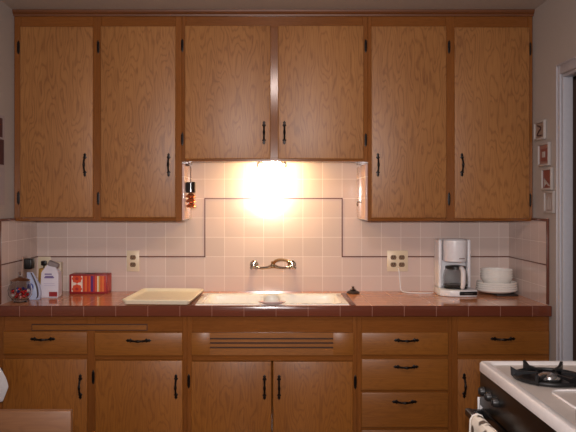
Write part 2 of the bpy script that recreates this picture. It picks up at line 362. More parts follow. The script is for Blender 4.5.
# vent panel: strips leaving three real slots
xa, xb, s0, s1 = x(191.8), x(353.2), x(210), x(333)
pz = [z(354.8), z(348.0), z(346.4), z(343.5), z(341.9), z(339.1), z(337.6), z(332.5)]
b = B(); yy = LY-.010
box(b, xa, s0, yy, LY-.0005, pz[0], pz[7], .001); box(b, s1, xb, yy, LY-.0005, pz[0], pz[7], .001)
for i in (0,2,4,6): box(b, s0-.001, s1+.001, yy+.0003, LY-.0005, pz[i], pz[i+1], .0004, 1)
box(b, s0-.001, s1+.001, LY-.0004, LY+.006, pz[0], pz[7], mi=1)  # dark backing: shade inside the slots put into its colour
obj('vent_panel', b, [ply_drawer, bpy.data.materials['slot_shade']], b2)
front('door', b2, x(191.3), x(271.5), zb, z(361), LY, ply_low, (x(264.5), z(386.5)), [(x(188.8),z(381))])
front('door', b2, x(272.8), x(352.8), zb, z(361), LY, ply_low, (x(279), z(386.5)), [(x(355.2),z(382))])
b3 = base('oak base cabinet with a stack of four drawers, right of the sink', x(357), x(452)-.0005)
frame(b3, [S(x(357),x(361.5)),S(x(447.5),x(452)-.0005)],
      [(x(361.5),x(447.5),z(332.5),CB),(x(361.5),x(447.5),z(359.5),z(354)),(x(361.5),x(447.5),z(392.5),z(389)),(x(361.5),x(447.5),z(430),z(426)),(x(361.5),x(447.5),.10,zb+.01)], LY)
front('drawer', b3, x(361), x(448), z(354.8), z(332), LY, ply_drawer, (x(406), z(339.7)), horiz=True)
front('drawer', b3, x(361), x(448), z(389.8), z(358.5), LY, ply_drawer, (x(405.5), z(366.2)), horiz=True)
front('drawer', b3, x(361), x(448), z(427), z(391.8), LY, ply_drawer, (x(404), z(401)), horiz=True)
front('drawer', b3, x(361), x(448), zb, z(429.5), LY, ply_drawer, (x(404), z(441)), horiz=True)
b4 = base('oak base cabinet at the far right beside the stove, one drawer above a door', x(452), RX-.002)
frame(b4, [S(x(452),x(457.5)),S(x(548),RX-.002)],
      [(x(457.5),x(548),z(331.5),CB),(x(457.5),x(548),z(359),z(354)),(x(457.5),x(548),.10,zb+.01)], LY)
front('drawer', b4, x(457), x(548.6), z(354.3), z(331), LY, ply_drawer, (x(502), z(338.3)), horiz=True)
front('door', b4, x(457), x(548.6), zb, z(358.5), LY, ply_low, (x(463.5), z(385)), [])
# ------------------------------------------------------------------ counter and sink
CT = .91; SXL, SXR, SY0, SY1 = -.350, .392, -.545, -.135
ct = thing('countertop', 'brown tiled countertop running wall to wall with dark tile edge', 'countertop', (0, -.3, CB))
b = B(); cf = -.570
box(b, LX+.009, SXL, cf, -.0095, CB+.001, CT); box(b, SXR, RX-.009, cf, -.0095, CB+.001, CT)
box(b, SXL, SXR, SY1, -.0095, CB+.001, CT); box(b, SXL, SXR, cf, SY0, CB+.001, CT)
obj('tile_top', b, counter_lit_m, ct)
b = B(); box(b, LX+.001, RX-.001, -.583, cf, .860, CT+.0015, .006, 3); obj('edge_tile', b, edge_m, ct, label='dark reddish brown glazed edge tiles')
for qa, qb in ((SXR+.001, SXR+.026), (SXL-.026, SXL-.001)):
    b = B(); box(b, qa, qb, cf, SY1+.02, CT, CT+.004, .0018); obj('sink_border', b, edge_m, ct)
sk = thing('sink', 'white porcelain double bowl sink set in the brown tile counter', 'sink', (.02, -.34, .74))
b = B()
t = bmesh.new()
def loop(tt, x0, x1, y0, y1, r, zz): return [tt.verts.new((u, v, zz)) for u, v in rrect(x0, x1, y0, y1, r, 5)]
def bowl(x0, x1):
    prev = None
    for k, (ins, zz, r) in enumerate(((-.012,CT+.004,.05),(0,CT+.002,.045),(.008,CT-.01,.045),(.014,CT-.09,.045),(.024,CT-.145,.05),(.06,CT-.158,.05),(.12,CT-.160,.03))):
        L_ = loop(t, x0+ins, x1-ins, SY0+.035+ins, SY1-.035-ins, r, zz)
        if prev:
            for i in range(len(L_)): t.faces.new((prev[i], prev[(i+1)%len(L_)], L_[(i+1)%len(L_)], L_[i]))
        prev = L_
    t.faces.new(prev)
mid = (SXL+SXR)/2
bowl(SXL+.035, mid-.022); bowl(mid+.022, SXR-.035)
bmesh.ops.recalc_face_normals(t, faces=t.faces)
merge(b, t)
# rim ledge around and between the bowls
zr0, zr1 = CT-.03, CT+.005
box(b, SXL+.001, SXR-.001, SY0+.001, SY0+.033, zr0, zr1, .006, 3); box(b, SXL+.001, SXR-.001, SY1-.033, SY1-.001, zr0, zr1, .006, 3)
box(b, SXL+.001, SXL+.033, SY0+.03, SY1-.03, zr0, zr1-.0004, .005, 3); box(b, SXR-.033, SXR-.001, SY0+.03, SY1-.03, zr0, zr1-.0004, .005, 3)
box(b, mid-.021, mid+.021, SY0+.03, SY1-.03, zr0, zr1-.003, .008, 3)
obj('basin', b, porcelain, sk)
for cx in (-.175, .215):
    b = B(); lathe(b, [(0,0),(.03,0),(.04,.002),(.042,.0035),(.036,.004),(.02,.001),(0,.001)], (cx,-.34,CT-.1595), 24); obj('drain', b, chrome, sk)
# ------------------------------------------------------------------ faucet
fz = 1.058
fc = thing('faucet', 'chrome wall-mounted faucet with two cross handles above the sink', 'faucet', (.027, -.009, fz))
b = B(); RY = Matrix.Rotation(PI/2, 3, 'X')
for fx in (-.077, .132):
    lathe(b, [(0,0),(.024,0),(.023,.004),(.014,.010),(.011,.014),(.011,.045),(.014,.047),(.014,.056),(0,.058)], (fx,-.0095,fz), 20, rot=RY)
tube(b, [(-.077,-.045,fz-.006),(-.045,-.05,fz-.016),(-.005,-.056,fz-.013),(.027,-.062,fz-.004),(.06,-.056,fz-.013),(.100,-.05,fz-.016),(.132,-.045,fz-.006)], [.008,.0065,.008,.013,.008,.0065,.008], 12)
obj('body', b, chrome, fc)
b = B(); lathe(b, [(.013,-.012),(.015,-.008),(.013,0),(.010,.012),(.012,.016),(.009,.022),(0,.024)], (.027,-.062,fz), 16)
tube(b, [(.027,-.062,fz+.006),(.040,-.080,fz+.024),(.062,-.11,fz+.034),(.088,-.15,fz+.036),(.108,-.185,fz+.030),(.117,-.20,fz+.014)], [.009,.0085,.008,.0078,.0075,.008], 10)
lathe(b, [(.0085,0),(.0095,-.003),(.0095,-.012),(.007,-.013)], (.1175,-.2005,fz+.016), 12)
obj('spout', b, goldish, fc)
for fx in (-.077, .132):
    b = B()
    for k in range(4):
        a = PI/4+k*PI/2; dx_, dz_ = math.cos(a), math.sin(a)
        tube(b, [(fx,-.076,fz),(fx+dx_*.014,-.076,fz+dz_*.014),(fx+dx_*.025,-.076,fz+dz_*.023)], [.005,.005,.0085], 8)
    lathe(b, [(0,.054),(.009,.055),(.010,.068),(.007,.078),(0,.080)], (fx,-.0095,fz), 14, rot=RY)
    obj('cross_handle', b, chrome, fc)
# ------------------------------------------------------------------ lamp under the centre cabinet
lz = Z(161.5, 3.56)+.012
lp = thing('under_cabinet_lamp', 'small glowing bulb lamp fixed beneath the centre cabinet', 'lamp', (.02, -.165, lz))
b = B(); box(b, -.055, .095, -.215, -.115, lz-.012, lz-.0005, .004); box(b, -.060, -.045, -.205, -.125, lz-.030, lz-.010, .004); box(b, .085, .100, -.205, -.125, lz-.030, lz-.010, .004)
obj('base', b, mat('lamp_metal', (190,180,165), .3, .6), lp)
b = B(); lathe(b, [(0,0),(.009,0),(.012,.006),(.014,.02),(.014,.08),(.012,.092),(.008,.098),(0,.1)], (-.030,-.165,lz-.034), 18, rot=Matrix.Rotation(PI/2,3,'Y'))
obj('bulb', b, mat('bulb_glow', (255,200,140), .3, emit=UNDER_BULB_EMIT, ecol=(255,216,152)), lp)
# ------------------------------------------------------------------ ceiling lamp (behind the picture edge)
cp = thing('ceiling_lamp', 'round white ceiling lamp behind the camera view', 'lamp', (.05, -2.35, CLZ))
b = B(); lathe(b, [(0,0),(.16,0),(.165,-.01),(.16,-.02),(0,-.02)], (.05,-2.35,CLZ-.001), 32); obj('canopy', b, white_pl, cp)
b = B(); lathe(b, [(.15,-.021),(.155,-.04),(.14,-.07),(.09,-.095),(0,-.105)], (.05,-2.35,CLZ-.001), 32); obj('shade', b, mat('shade_glow', (255,230,200), .4, emit=CEIL_LAMP_EMIT, ecol=(255,234,226)), cp)
# ------------------------------------------------------------------ outlets
def outlet(name, label, cx, cz, gang=1, axis='back'):
    w_ = .07 if gang == 1 else .115
    o = thing(name, label, 'outlet', (cx, -.008, cz)); o['group'] = None; del o['group']
    b = B(); box(b, cx-w_/2, cx+w_/2, -.0135, -.0083, cz-.0575, cz+.0575, .002); obj('cover_plate', b, outlet_m, o)
    for g in range(gang):
        gx = cx + (0 if gang == 1 else (-.023, .023)[g])
        for s in (.02, -.02):
            b = B(); prism(b, [(gx+.0165*math.cos(a), cz+s+min(.0125,max(-.0125,.0165*math.sin(a)))) for a in [2*PI*k/20 for k in range(20)]], 'y', -.0150, -.0136)
            for sx in (-.006,.006): box(b, gx+sx-.0016, gx+sx+.0016, -.0154, -.0150, cz+s-.001, cz+s+.008, mi=1)
            cyl(b, (gx,-.0153,cz+s-.0075), .0028, .0004, 'y', 10, mi=1)
            obj('socket', b, [mat('brown_socket', (120,92,66), .4) if 'brown_socket' not in bpy.data.materials else bpy.data.materials['brown_socket'], dark_m], o)
    return o
outlet('wall_outlet', 'single ivory outlet on the tiled wall left of the sink, above the cream tray', X(133,3.89), Z(261,3.89))
outlet('wall_outlet', 'double ivory outlet on the tiled wall left of the coffee maker', X(397.5,3.89), Z(261,3.89), 2)
o_ = outlet('wall_outlet', 'ivory outlet in the left corner behind the white carton, black plug in it', X(44.5,3.89), Z(267,3.89))
b = B(); ox, oz = X(44,3.87), Z(263,3.87)
box(b, ox-.014, ox+.014, -.045, -.0165, oz-.013, oz+.013, .005); tube(b, [(ox+.006,-.042,oz-.005),(ox+.012,-.072,oz-.03),(ox+.016,-.07,oz-.09),(ox+.022,-.075,CT+.006),(ox+.0,-.08,CT+.005)], .0035, 8)
pp_plug = tag(obj('power_plug', b, black_pl, origin=(ox,-.02,oz)), 'black plug with cord in the corner outlet', 'plug')
# adapter on left wall
b = B(); ay = -.21; az = Z(267, 3.69)
o_ = thing('power_adapter', 'black power adapter on the left tiled wall above the glass jar', 'adapter', (LX+.009, ay, az))
box(b, LX+.0085, LX+.013, ay-.035, ay+.035, az-.0575, az+.0575, .002); obj('cover_plate', b, mat('tan_plate', (170,140,125), .4), o_)
b = B(); box(b, LX+.0135, LX+.055, ay-.026, ay+.026, az-.01, az+.046, .006, 3); obj('adapter_body', b, black_pl, o_)
# ------------------------------------------------------------------ coffee maker
cmx, cmy = .998, -.165
cm = thing('coffee_maker', 'white drip coffee maker with glass carafe at the right of the counter', 'coffee maker', (cmx, cmy, CT))
z0 = CT+.001
b = B(); o2 = [(cmx-.084,-.045),(cmx-.098,-.17),(cmx-.092,-.215),(cmx-.05,-.25),(cmx,-.258),(cmx+.05,-.257),(cmx+.088,-.245),(cmx+.098,-.21),(cmx+.084,-.045)]
prism(b, o2, 'z', z0, z0+.034, .005); obj('base', b, white_pl, cm)
b = B(); box(b, cmx-.084, cmx+.084, -.10, -.045, z0+.034, 1.205, .012, 3)
box(b, cmx-.084, cmx-.066, -.15, -.09, z0+.034, 1.203, .007, 3); box(b, cmx+.066, cmx+.084, -.15, -.09, z0+.034, 1.203, .007, 3); obj('tower', b, white_pl, cm)
b = B(); lathe(b, [(0,.0),(.052,0),(.056,.004),(.060,.05),(.062,.10),(.061,.113),(.056,.118),(.05,.122),(0,.124)], (cmx,-.155,1.086), 32, sy=.95)
box(b, cmx-.058, cmx+.058, -.155, -.098, 1.088, 1.20, .004); obj('brew_basket', b, white_pl, cm)
b = B(); box(b, cmx+.005, cmx+.034, -.217, -.2125, 1.104, 1.109, .001); obj('maker_mark', b, mat('grey_print', (130,120,120), .4), cm)
b = B(); lathe(b, [(0,0),(.057,0),(.06,.002),(.06,.004),(0,.004)], (cmx,-.165,z0+.034), 28); obj('hot_plate', b, black_pl, cm)
b = B(); cz = z0+.0385
lathe(b, [(0,0),(.055,0),(.061,.006),(.064,.025),(.064,.055),(.058,.085),(.050,.104),(.048,.104),(.056,.084),(.0618,.055),(.0618,.025),(.059,.008),(.054,.003),(0,.003)], (cmx,-.165,cz), 36)
ca = obj('carafe', b, jar_glass, cm)
b = B(); lathe(b, [(0,.0035),(.0535,.0035),(.0585,.0085),(.0610,.018),(0,.018)], (cmx,-.165,cz), 32); obj('coffee', b, coffee_m, ca)
b = B(); lathe(b, [(.0515,.100),(.053,.108),(.05,.114),(.02,.118),(0,.118),(0,.106),(.0475,.106)], (cmx,-.165,cz), 32); obj('lid', b, black_pl, ca)
b = B(); hx = cmx+.012
tube(b, [(hx,-.215,cz+.106),(hx,-.245,cz+.104),(hx,-.262,cz+.085),(hx,-.262,cz+.04),(hx,-.252,cz+.012),(hx,-.232,cz+.012)], [.009,.011,.012,.012,.010,.007], 12, flat=1.3); obj('handle', b, white_pl, ca)
b = B(); box(b, cmx-.005, cmx+.084, -.2605, -.2495, z0+.008, z0+.028, .002, rot=Matrix.Rotation(math.radians(3),3,'Z'), piv=(cmx+.04,-.255,z0)); obj('control_panel', b, black_pl, cm)
b = B(); box(b, cmx+.02, cmx+.06, -.2635, -.2595, z0+.014, z0+.021, .001, rot=Matrix.Rotation(math.radians(3),3,'Z'), piv=(cmx+.04,-.255,z0)); obj('switch', b, mat('switch_grey', (70,64,62), .4), cm)
b = B(); px_ = X(398,3.88)
tube(b, [(px_,-.0165,Z(268,3.88)),(px_,-.045,Z(270,3.88)),(px_+.004,-.05,Z(280,3.86)),(px_+.01,-.06,CT+.012),(px_+.035,-.10,CT+.0045),(px_+.10,-.13,CT+.0045),(px_+.16,-.125,CT+.0045),(cmx-.104,-.10,CT+.0045)], .003, 8)
tag(obj('electric_cable', b, white_pl, origin=(px_,-.02,1.05)), 'white cord from the double outlet to the coffee maker', 'cord')
cm.scale = (1.03, 1.04, 1.0)
# ------------------------------------------------------------------ plates and bowls
pcx, pcy = 1.226, -.135
tr = B(); box(tr, pcx-.03, pcx+.085, pcy-.095, pcy+.03, CT+.0005, CT+.009, .002); tag(obj('trivet', tr, mat('dark_trivet', (48,36,32), .5), origin=(pcx,pcy,CT)), 'dark flat trivet under the stack of white plates', 'trivet')
zz = CT+.0095
words = ['lowest', 'second from the bottom', 'third from the bottom', 'topmost']
for k in range(4):
    b = B(); R = .1085-.0008*k
    lathe(b, [(0,0),(.062,0),(.066,.003),(.094,.0055),(R-.002,.0135),(R,.0165),(R,.0225),(R-.0015,.0235),(R-.005,.022),(.092,.0105),(.064,.006),(0,.005)], (pcx,pcy,zz), 40)
    tag(obj('plate', b, white_pl if 0 else porcelain, origin=(pcx,pcy,zz)), 'white plate in the right corner, %s of its stack of four' % words[k], 'plate', 'white plates stacked in the corner'); zz += .0118
zz = zz-.0118+.0070
for k in range(4):
    b = B(); R = .0865-.0006*k
    lathe(b, [(0,0),(.058,0),(.066,.004),(.080,.030),(R,.044),(R-.001,.0455),(R-.0035,.0445),(.0775,.031),(.0645,.0075),(0,.003)], (pcx,pcy,zz), 40)
    tag(obj('bowl', b, porcelain, origin=(pcx,pcy,zz)), 'white bowl above the corner plates, %s of its four' % words[k], 'bowl', 'white bowls stacked on the plates'); zz += .0125
# ------------------------------------------------------------------ sink strainer on the counter
b = B(); sx_, sy_ = X(353,3.80), -.10
lathe(b, [(0,0),(.030,0),(.036,.003),(.036,.006),(.028,.012),(.010,.016),(0,.016)], (sx_,sy_,CT+.0005), 28)
st = obj('sink_stopper', b, [mat('dark_rubber', (52,40,36), .4)], origin=(sx_,sy_,CT)); tag(st, 'small round dark sink stopper with metal knob on the counter right of the sink', 'stopper')
b = B(); lathe(b, [(.014,.0155),(.019,.020),(.012,.026),(.006,.030),(.009,.036),(0,.040)], (sx_,sy_,CT), 20); obj('knob', b, chrome, st)
# ------------------------------------------------------------------ soap dish
sdx, sdy = X(272,3.36), -.553
b = B(); lathe(b, [(0,0),(.04,0),(.058,.006),(.068,.012),(.066,.0135),(.055,.009),(.038,.004),(0,.004)], (sdx,sdy,CT+.0058), 40, sy=.42)
tag(obj('soap_dish', b, mat('pinkish_white_dish', (235,205,200), .12, coat=.5), origin=(sdx,sdy,CT)), 'shallow oval pinkish dish on the front edge of the sink', 'soap dish')
b = B(); lathe(b, [(0,0),(.030,0),(.038,.008),(.037,.022),(.030,.036),(.017,.045),(0,.048)], (sdx-.001,sdy+.002,CT+.0102), 32, sy=.60)
tag(obj('soap_bar', b, mat('white_soap', (246,238,222), .3), origin=(sdx,sdy,CT+.01)), 'rounded white bar of soap in the dish on the sink edge', 'soap')
# ------------------------------------------------------------------ cream drain tray
trc = Vector((-.522, -.335, CT+.0055)); R_ = Matrix.Rotation(math.radians(-3.0), 3, 'Z')
b = B(); t = bmesh.new(); prev = None
for ins, zz_, r in ((.012,0,.02),(0,.018,.03),(.004,.022,.03),(.010,.021,.026),(.020,.008,.02),(.028,.006,.015)):
    L_ = [t.verts.new((u,v,zz_)) for u, v in rrect(-.168+ins, .168-ins, -.235+ins, .235-ins, r, 5)]
    if prev:
        for i in range(len(L_)): t.faces.new((prev[i], prev[(i+1)%len(L_)], L_[(i+1)%len(L_)], L_[i]))
    else: t.faces.new(L_[::-1])
    prev = L_
t.faces.new(prev); bmesh.ops.recalc_face_normals(t, faces=t.faces)
for k in range(7):
    u = -.12+.04*k
bmesh.ops.transform(t, matrix=Matrix.Translation(trc) @ R_.to_4x4(), verts=t.verts); merge(b, t)
dt = tag(obj('tray', b, cream, origin=tuple(trc)), 'cream plastic tray with raised rim lying left of the sink', 'tray')
# ------------------------------------------------------------------ red patterned box
bx0, bx1, by0, by1, bz0, bz1 = X(69.5,3.77), X(107.5,3.77), -.135, -.030, CT+.001, CT+.105
tb = thing('tissue_box', 'red patterned cardboard box with orange blossoms and stripes by the wall', 'box', ((bx0+bx1)/2, -.082, bz0))
red = mat('dark_red_card', (150,36,40), .45)
b = B(); box(b, bx0, bx1, by0, by1, bz0, bz1, .002); obj('carton', b, red, tb)
W_ = bx1-bx0; H_ = bz1-bz0
cols = [(206,70,34),(226,110,52),(190,52,36),(214,84,40),(96,40,110),(176,40,60),(214,90,44),(236,226,196),(206,150,60),(214,96,46),(228,120,60),(196,60,44)]
cm_ = [mat('stripe_%s' % n_, c_, .45) for n_, c_ in zip('orange peach red coral purple crimson amber ivory ochre tangerine apricot brick'.split(), cols)]
b = B(); u0 = bx0+.36*W_
wd = [.06,.05,.05,.05,.07,.05,.06,.035,.04,.055,.05,.05]; sc_ = (.60*W_)/sum(wd)
for c_, w1 in enumerate(wd):
    box(b, u0, u0+w1*sc_, by0-.0012, by0-.0001, bz0+.012, bz1-.008, mi=c_); u0 += w1*sc_
obj('stripes', b, cm_, tb)
b = B(); p0, p1 = bx0+.06*W_, bx0+.35*W_; q0, q1 = bz0+.012, bz1-.008
box(b, p0, p1, by0-.0012, by0-.0001, q0, q1)
for cz_ in (q1-.014, q0+.014):
    pts = [((p0+p1)/2+max(-(p1-p0)/2,min((p1-p0)/2,.026*(1+.08*math.cos(8*a))*math.cos(a))), max(q0,min(q1,cz_+.025*(1+.08*math.cos(8*a))*math.sin(a)))) for a in [2*PI*(k+.5)/48 for k in range(48)]]
    prism(b, pts, 'y', by0-.0020, by0-.0013, mi=1)
    prism(b, [((p0+p1)/2+.009*math.cos(a), cz_+.008*math.sin(a)) for a in [2*PI*k/16 for k in range(16)]], 'y', by0-.0026, by0-.0021, mi=2)
obj('blossom_panel', b, [mat('ivory_card', (240,220,205), .5), mat('orange_print', (214,74,34), .5), mat('red_print', (170,40,34), .5)], tb)
b = B(); box(b, bx1+.0001, bx1+.001, by0+.01, by1-.01, bz0+.012, bz1-.008); obj('side_print', b, mat('rose_card', (186,70,62), .5), tb)
b = B(); lathe(b, [(0,0),(.03,0),(.03,.001),(0,.001)], ((bx0+bx1)/2,-.082,bz1), 24, sy=.5); obj('opening', b, dark_m, tb)
# ------------------------------------------------------------------ packages in the left corner
# white carton bag with folded gable top
cx_, cy_ = X(50.5,3.63), -.255
bg = thing('flour_bag', 'white paper bag with grey folded top and red patch, standing in the left corner', 'bag', (cx_, cy_, CT))
paper = mat('white_paper', (222,216,226), .55, bump=.5, bscale=25)
z0 = CT+.001; t = bmesh.new(); lay = []
for zz_, hw_, hd in ((0,.043,.028),(.01,.045,.030),(.07,.0455,.031),(.126,.044,.029),(.136,.039,.024),(.172,.014,.005),(.178,.013,.004)):
    jit = lambda: random.uniform(-.0012,.0012)
    lay.append([t.verts.new((cx_+u*hw_+jit(), cy_+v*hd+jit(), z0+zz_)) for u, v in ((-1,-1),(-.33,-1.06),(.33,-1.06),(1,-1),(1,.0),(1,1),(.33,1.06),(-.33,1.06),(-1,1),(-1,0))])
for a, b_ in zip(lay, lay[1:]):
    for i in range(10): t.faces.new((a[i], a[(i+1)%10], b_[(i+1)%10], b_[i]))
t.faces.new(lay[0][::-1]); t.faces.new(lay[-1]); bmesh.ops.recalc_face_normals(t, faces=t.faces)
b = B(); merge(b, t); o_ = obj('bag_body', b, paper, bg); o_.data.polygons.foreach_set('use_smooth', [False]*len(o_.data.polygons))
b = B(); box(b, cx_-.016, cx_+.040, cy_-.014, cy_+.010, z0+.158, z0+.188, .004, 1, rot=Matrix.Rotation(math.radians(24),3,'Y'), piv=(cx_,cy_,z0+.17)); obj('folded_top', b, mat('grey_foil', (150,140,140), .35, .5), bg)
b = B(); yf_ = cy_-.0335
for k, (zz_, wa, wb_) in enumerate(((.118,-.024,.012),(.106,-.022,.020),(.100,-.026,.024),(.072,-.03,.026),(.062,-.028,.030))):
    box(b, cx_+wa, cx_+wb_, yf_-.0006, yf_+.001, z0+zz_, z0+zz_+(.006 if k < 3 else .002), mi=0 if k < 3 else 1)
obj('print_lines', b, [mat('purple_print', (120,100,150), .5), mat('pale_print', (190,180,205), .5)], bg)
b = B(); box(b, cx_-.002, cx_+.040, yf_-.0006, yf_+.001, z0+.006, z0+.030); obj('red_patch', b, red, bg)
# cream box behind it
b = B(); box(b, X(53,3.86), X(61.8,3.86), -.055, -.018, CT+.001, Z(262,3.86), .003); cb_ = obj('carton', b, mat('cream_card', (214,198,172), .5), origin=(X(57,3.86),-.035,CT)); tag(cb_, 'narrow cream cardboard carton standing against the wall behind the white bag', 'carton')
# yellow packet
b = B(); yx = X(42.5,3.72)
box(b, yx-.022, yx+.018, -.205, -.165, CT+.001, Z(268,3.72), .006, 3, rot=Matrix.Rotation(math.radians(4),3,'Y'), piv=(yx,-.185,CT)); tag(obj('snack_packet', b, mat('mustard_foil', (176,132,60), .35, .2, bump=.6, bscale=18), origin=(yx,-.185,CT)), 'mustard yellow packet squeezed between the white bag and blue bag', 'packet')
# blue-white bag with brown edge
bb = thing('snack_bag', 'pale blue and white bag with dark curved edge between jar and white bag', 'bag', (X(34,3.56), -.335, CT))
ax_ = X(34.5,3.58); t = bmesh.new(); lay = []
for zz_, hw_, hd, sh in ((0,.030,.024,.006),(.03,.034,.026,.005),(.07,.031,.022,.0),(.10,.024,.014,-.008),(.135,.014,.004,-.018)):
    lay.append([t.verts.new((ax_+sh+u*hw_+random.uniform(-.002,.002), -.335+v*hd, z0+zz_)) for u, v in ((-1,-.5),(-.6,-1),(0,-1.1),(.6,-1),(1,-.5),(1,.5),(.6,1),(0,1.1),(-.6,1),(-1,.5))])
for a, b_ in zip(lay, lay[1:]):
    for i in range(10): t.faces.new((a[i], a[(i+1)%10], b_[(i+1)%10], b_[i]))
t.faces.new(lay[0][::-1]); t.faces.new(lay[-1]); bmesh.ops.recalc_face_normals(t, faces=t.faces)
b = B(); merge(b, t); obj('bag_body', b, mat('pale_blue_film', (176,186,214), .3, bump=.5, bscale=20), bb)
b = B(); tube(b, [(ax_-.006,-.355,z0+.135),(ax_+.012,-.358,z0+.10),(ax_+.026,-.360,z0+.06),(ax_+.030,-.360,z0+.02),(ax_+.022,-.360,z0+.006)], [.004,.0055,.006,.0055,.004], 8, flat=.6); obj('dark_edge', b, mat('dark_brown_film', (60,36,34), .35), bb)
b = B(); prism(b, [(ax_-.005+.014*math.cos(a), z0+.062+.020*math.sin(a)) for a in [2*PI*k/20 for k in range(20)]], 'y', -.3655, -.3600); obj('blue_emblem', b, mat('blue_print', (70,80,150), .4), bb)
# ------------------------------------------------------------------ glass candy jar
jx, jy = -1.221, -.44
jr = thing('candy_jar', 'round clear glass jar of red and blue sweets at the left end of the counter', 'jar', (jx, jy, CT))
b = B(); z0 = CT+.001
lathe(b, [(0,0),(.034,0),(.030,.006),(.042,.014),(.056,.034),(.059,.056),(.054,.078),(.044,.094),(.045,.100),(.043,.100),(.0415,.094),(.051,.077),(.0562,.056),(.053,.035),(.040,.018),(0,.013)], (jx,jy,z0), 36); obj('glass_body', b, jar_glass, jr)
b = B(); lathe(b, [(.043,.1015),(.048,.1025),(.048,.106),(.034,.114),(.012,.120),(.007,.126),(.012,.134),(.010,.144),(0,.148),(0,.140),(.004,.128),(0,.116),(.03,.109),(.043,.104)], (jx,jy,z0), 32); obj('glass_lid', b, jar_glass, jr)
cmats = [mat('red_sweet', (196,40,44), .2), mat('pink_sweet', (226,150,150), .2), mat('blue_sweet', (50,60,140), .2), mat('white_sweet', (230,224,224), .2)]
spots = []
for lvl, (zc, rr, n_) in enumerate(((.027,.020,5),(.036,.036,8),(.047,.016,4),(.055,.038,7),(.064,.014,3))):
    for k in range(n_):
        a = 2*PI*k/n_+lvl*.7
        spots.append((jx+rr*math.cos(a), jy+rr*math.sin(a), z0+zc, 0 if lvl < 3 and k % 4 else random.choice((1,0,2,3)) if lvl < 3 else random.choice((2,2,3,0))))
sm_ = {}
for (sx1, sy1, sz1, ci) in spots:
    if ci not in sm_:
        b = B(); lathe(b, [(0,-.0065),(.006,-.0050),(.0088,0),(.006,.0050),(0,.0065)], (0,0,0), 12)
        s_ = obj('sweet', b, cmats[ci]); sm_[ci] = s_
    else:
        s_ = sm_[ci].copy(); C.objects.link(s_)
    s_.location = (sx1, sy1, sz1); s_.rotation_euler = (random.random()*.6, random.random()*.6, 0)
    nm = ['red', 'pink', 'blue', 'white'][ci]
    tag(s_, 'small round %s sweet inside the glass jar at the left' % nm, 'sweet', '%s sweets in the glass jar' % nm)
# ------------------------------------------------------------------ hanging ornament on the left tiled return
hx, hy = BL+.016+.0265, -.318
Dh = 3.9+hy
ho = thing('hanging_ornament', 'black and copper stacked ornament hanging in the recess left of the lamp', 'ornament', (hx, hy, Z(165,Dh)))
b = B(); cyl(b, (BL+.0155, hy, Z(165,Dh)), .004, .022, 'x', 10, bev=.001); obj('hook', b, brass_iron, ho)
b = B(); tube(b, [(hx,hy,Z(165,Dh)-.004),(hx,hy,Z(174,Dh)),(hx,hy,Z(183,Dh))], .0018, 6); obj('string', b, mat('brown_string', (80,44,34), .7), ho)
b = B(); zt, zb_ = Z(182,Dh), Z(193,Dh)
lathe(b, [(0,0),(.022,0),(.026,.003),(.026,zt-zb_-.004),(.022,zt-zb_),(0,zt-zb_)], (hx,hy,zb_), 24); obj('black_drum', b, mat('glossy_black', (24,20,20), .12, coat=.6), ho)
copper = mat('copper', (206,120,78), .22, .8)
for k in range(3):
    zc = zb_-.0005-.0245*(k+1); b = B()
    lathe(b, [(.020,0),(.0255,.004),(.023,.012),(.014,.020),(.009,.0242),(0,.0242),(0,.016),(.015,.008)], (hx+.001*k,hy,zc), 22); obj('copper_bell', b, copper, ho)
# small metal hook on the right tiled return
b = B(); hy2 = -.22; D2 = 3.9+hy2; z2 = Z(202,D2)
cyl(b, (BR-.0205, hy2, z2), .009, .0045, 'x', 16, bev=.001); tube(b, [(BR-.02,hy2,z2),(BR-.036,hy2,z2-.002),(BR-.040,hy2,z2-.012),(BR-.034,hy2,z2-.020)], .0035, 8); lathe(b, [(0,-.006),(.005,-.004),(.006,0),(.005,.004),(0,.006)], (BR-.036,hy2,z2), 12)
tag(obj('wall_hook', b, chrome, origin=(BR-.016,hy2,z2)), 'small chrome hook on the tiled recess side right of the lamp', 'hook')
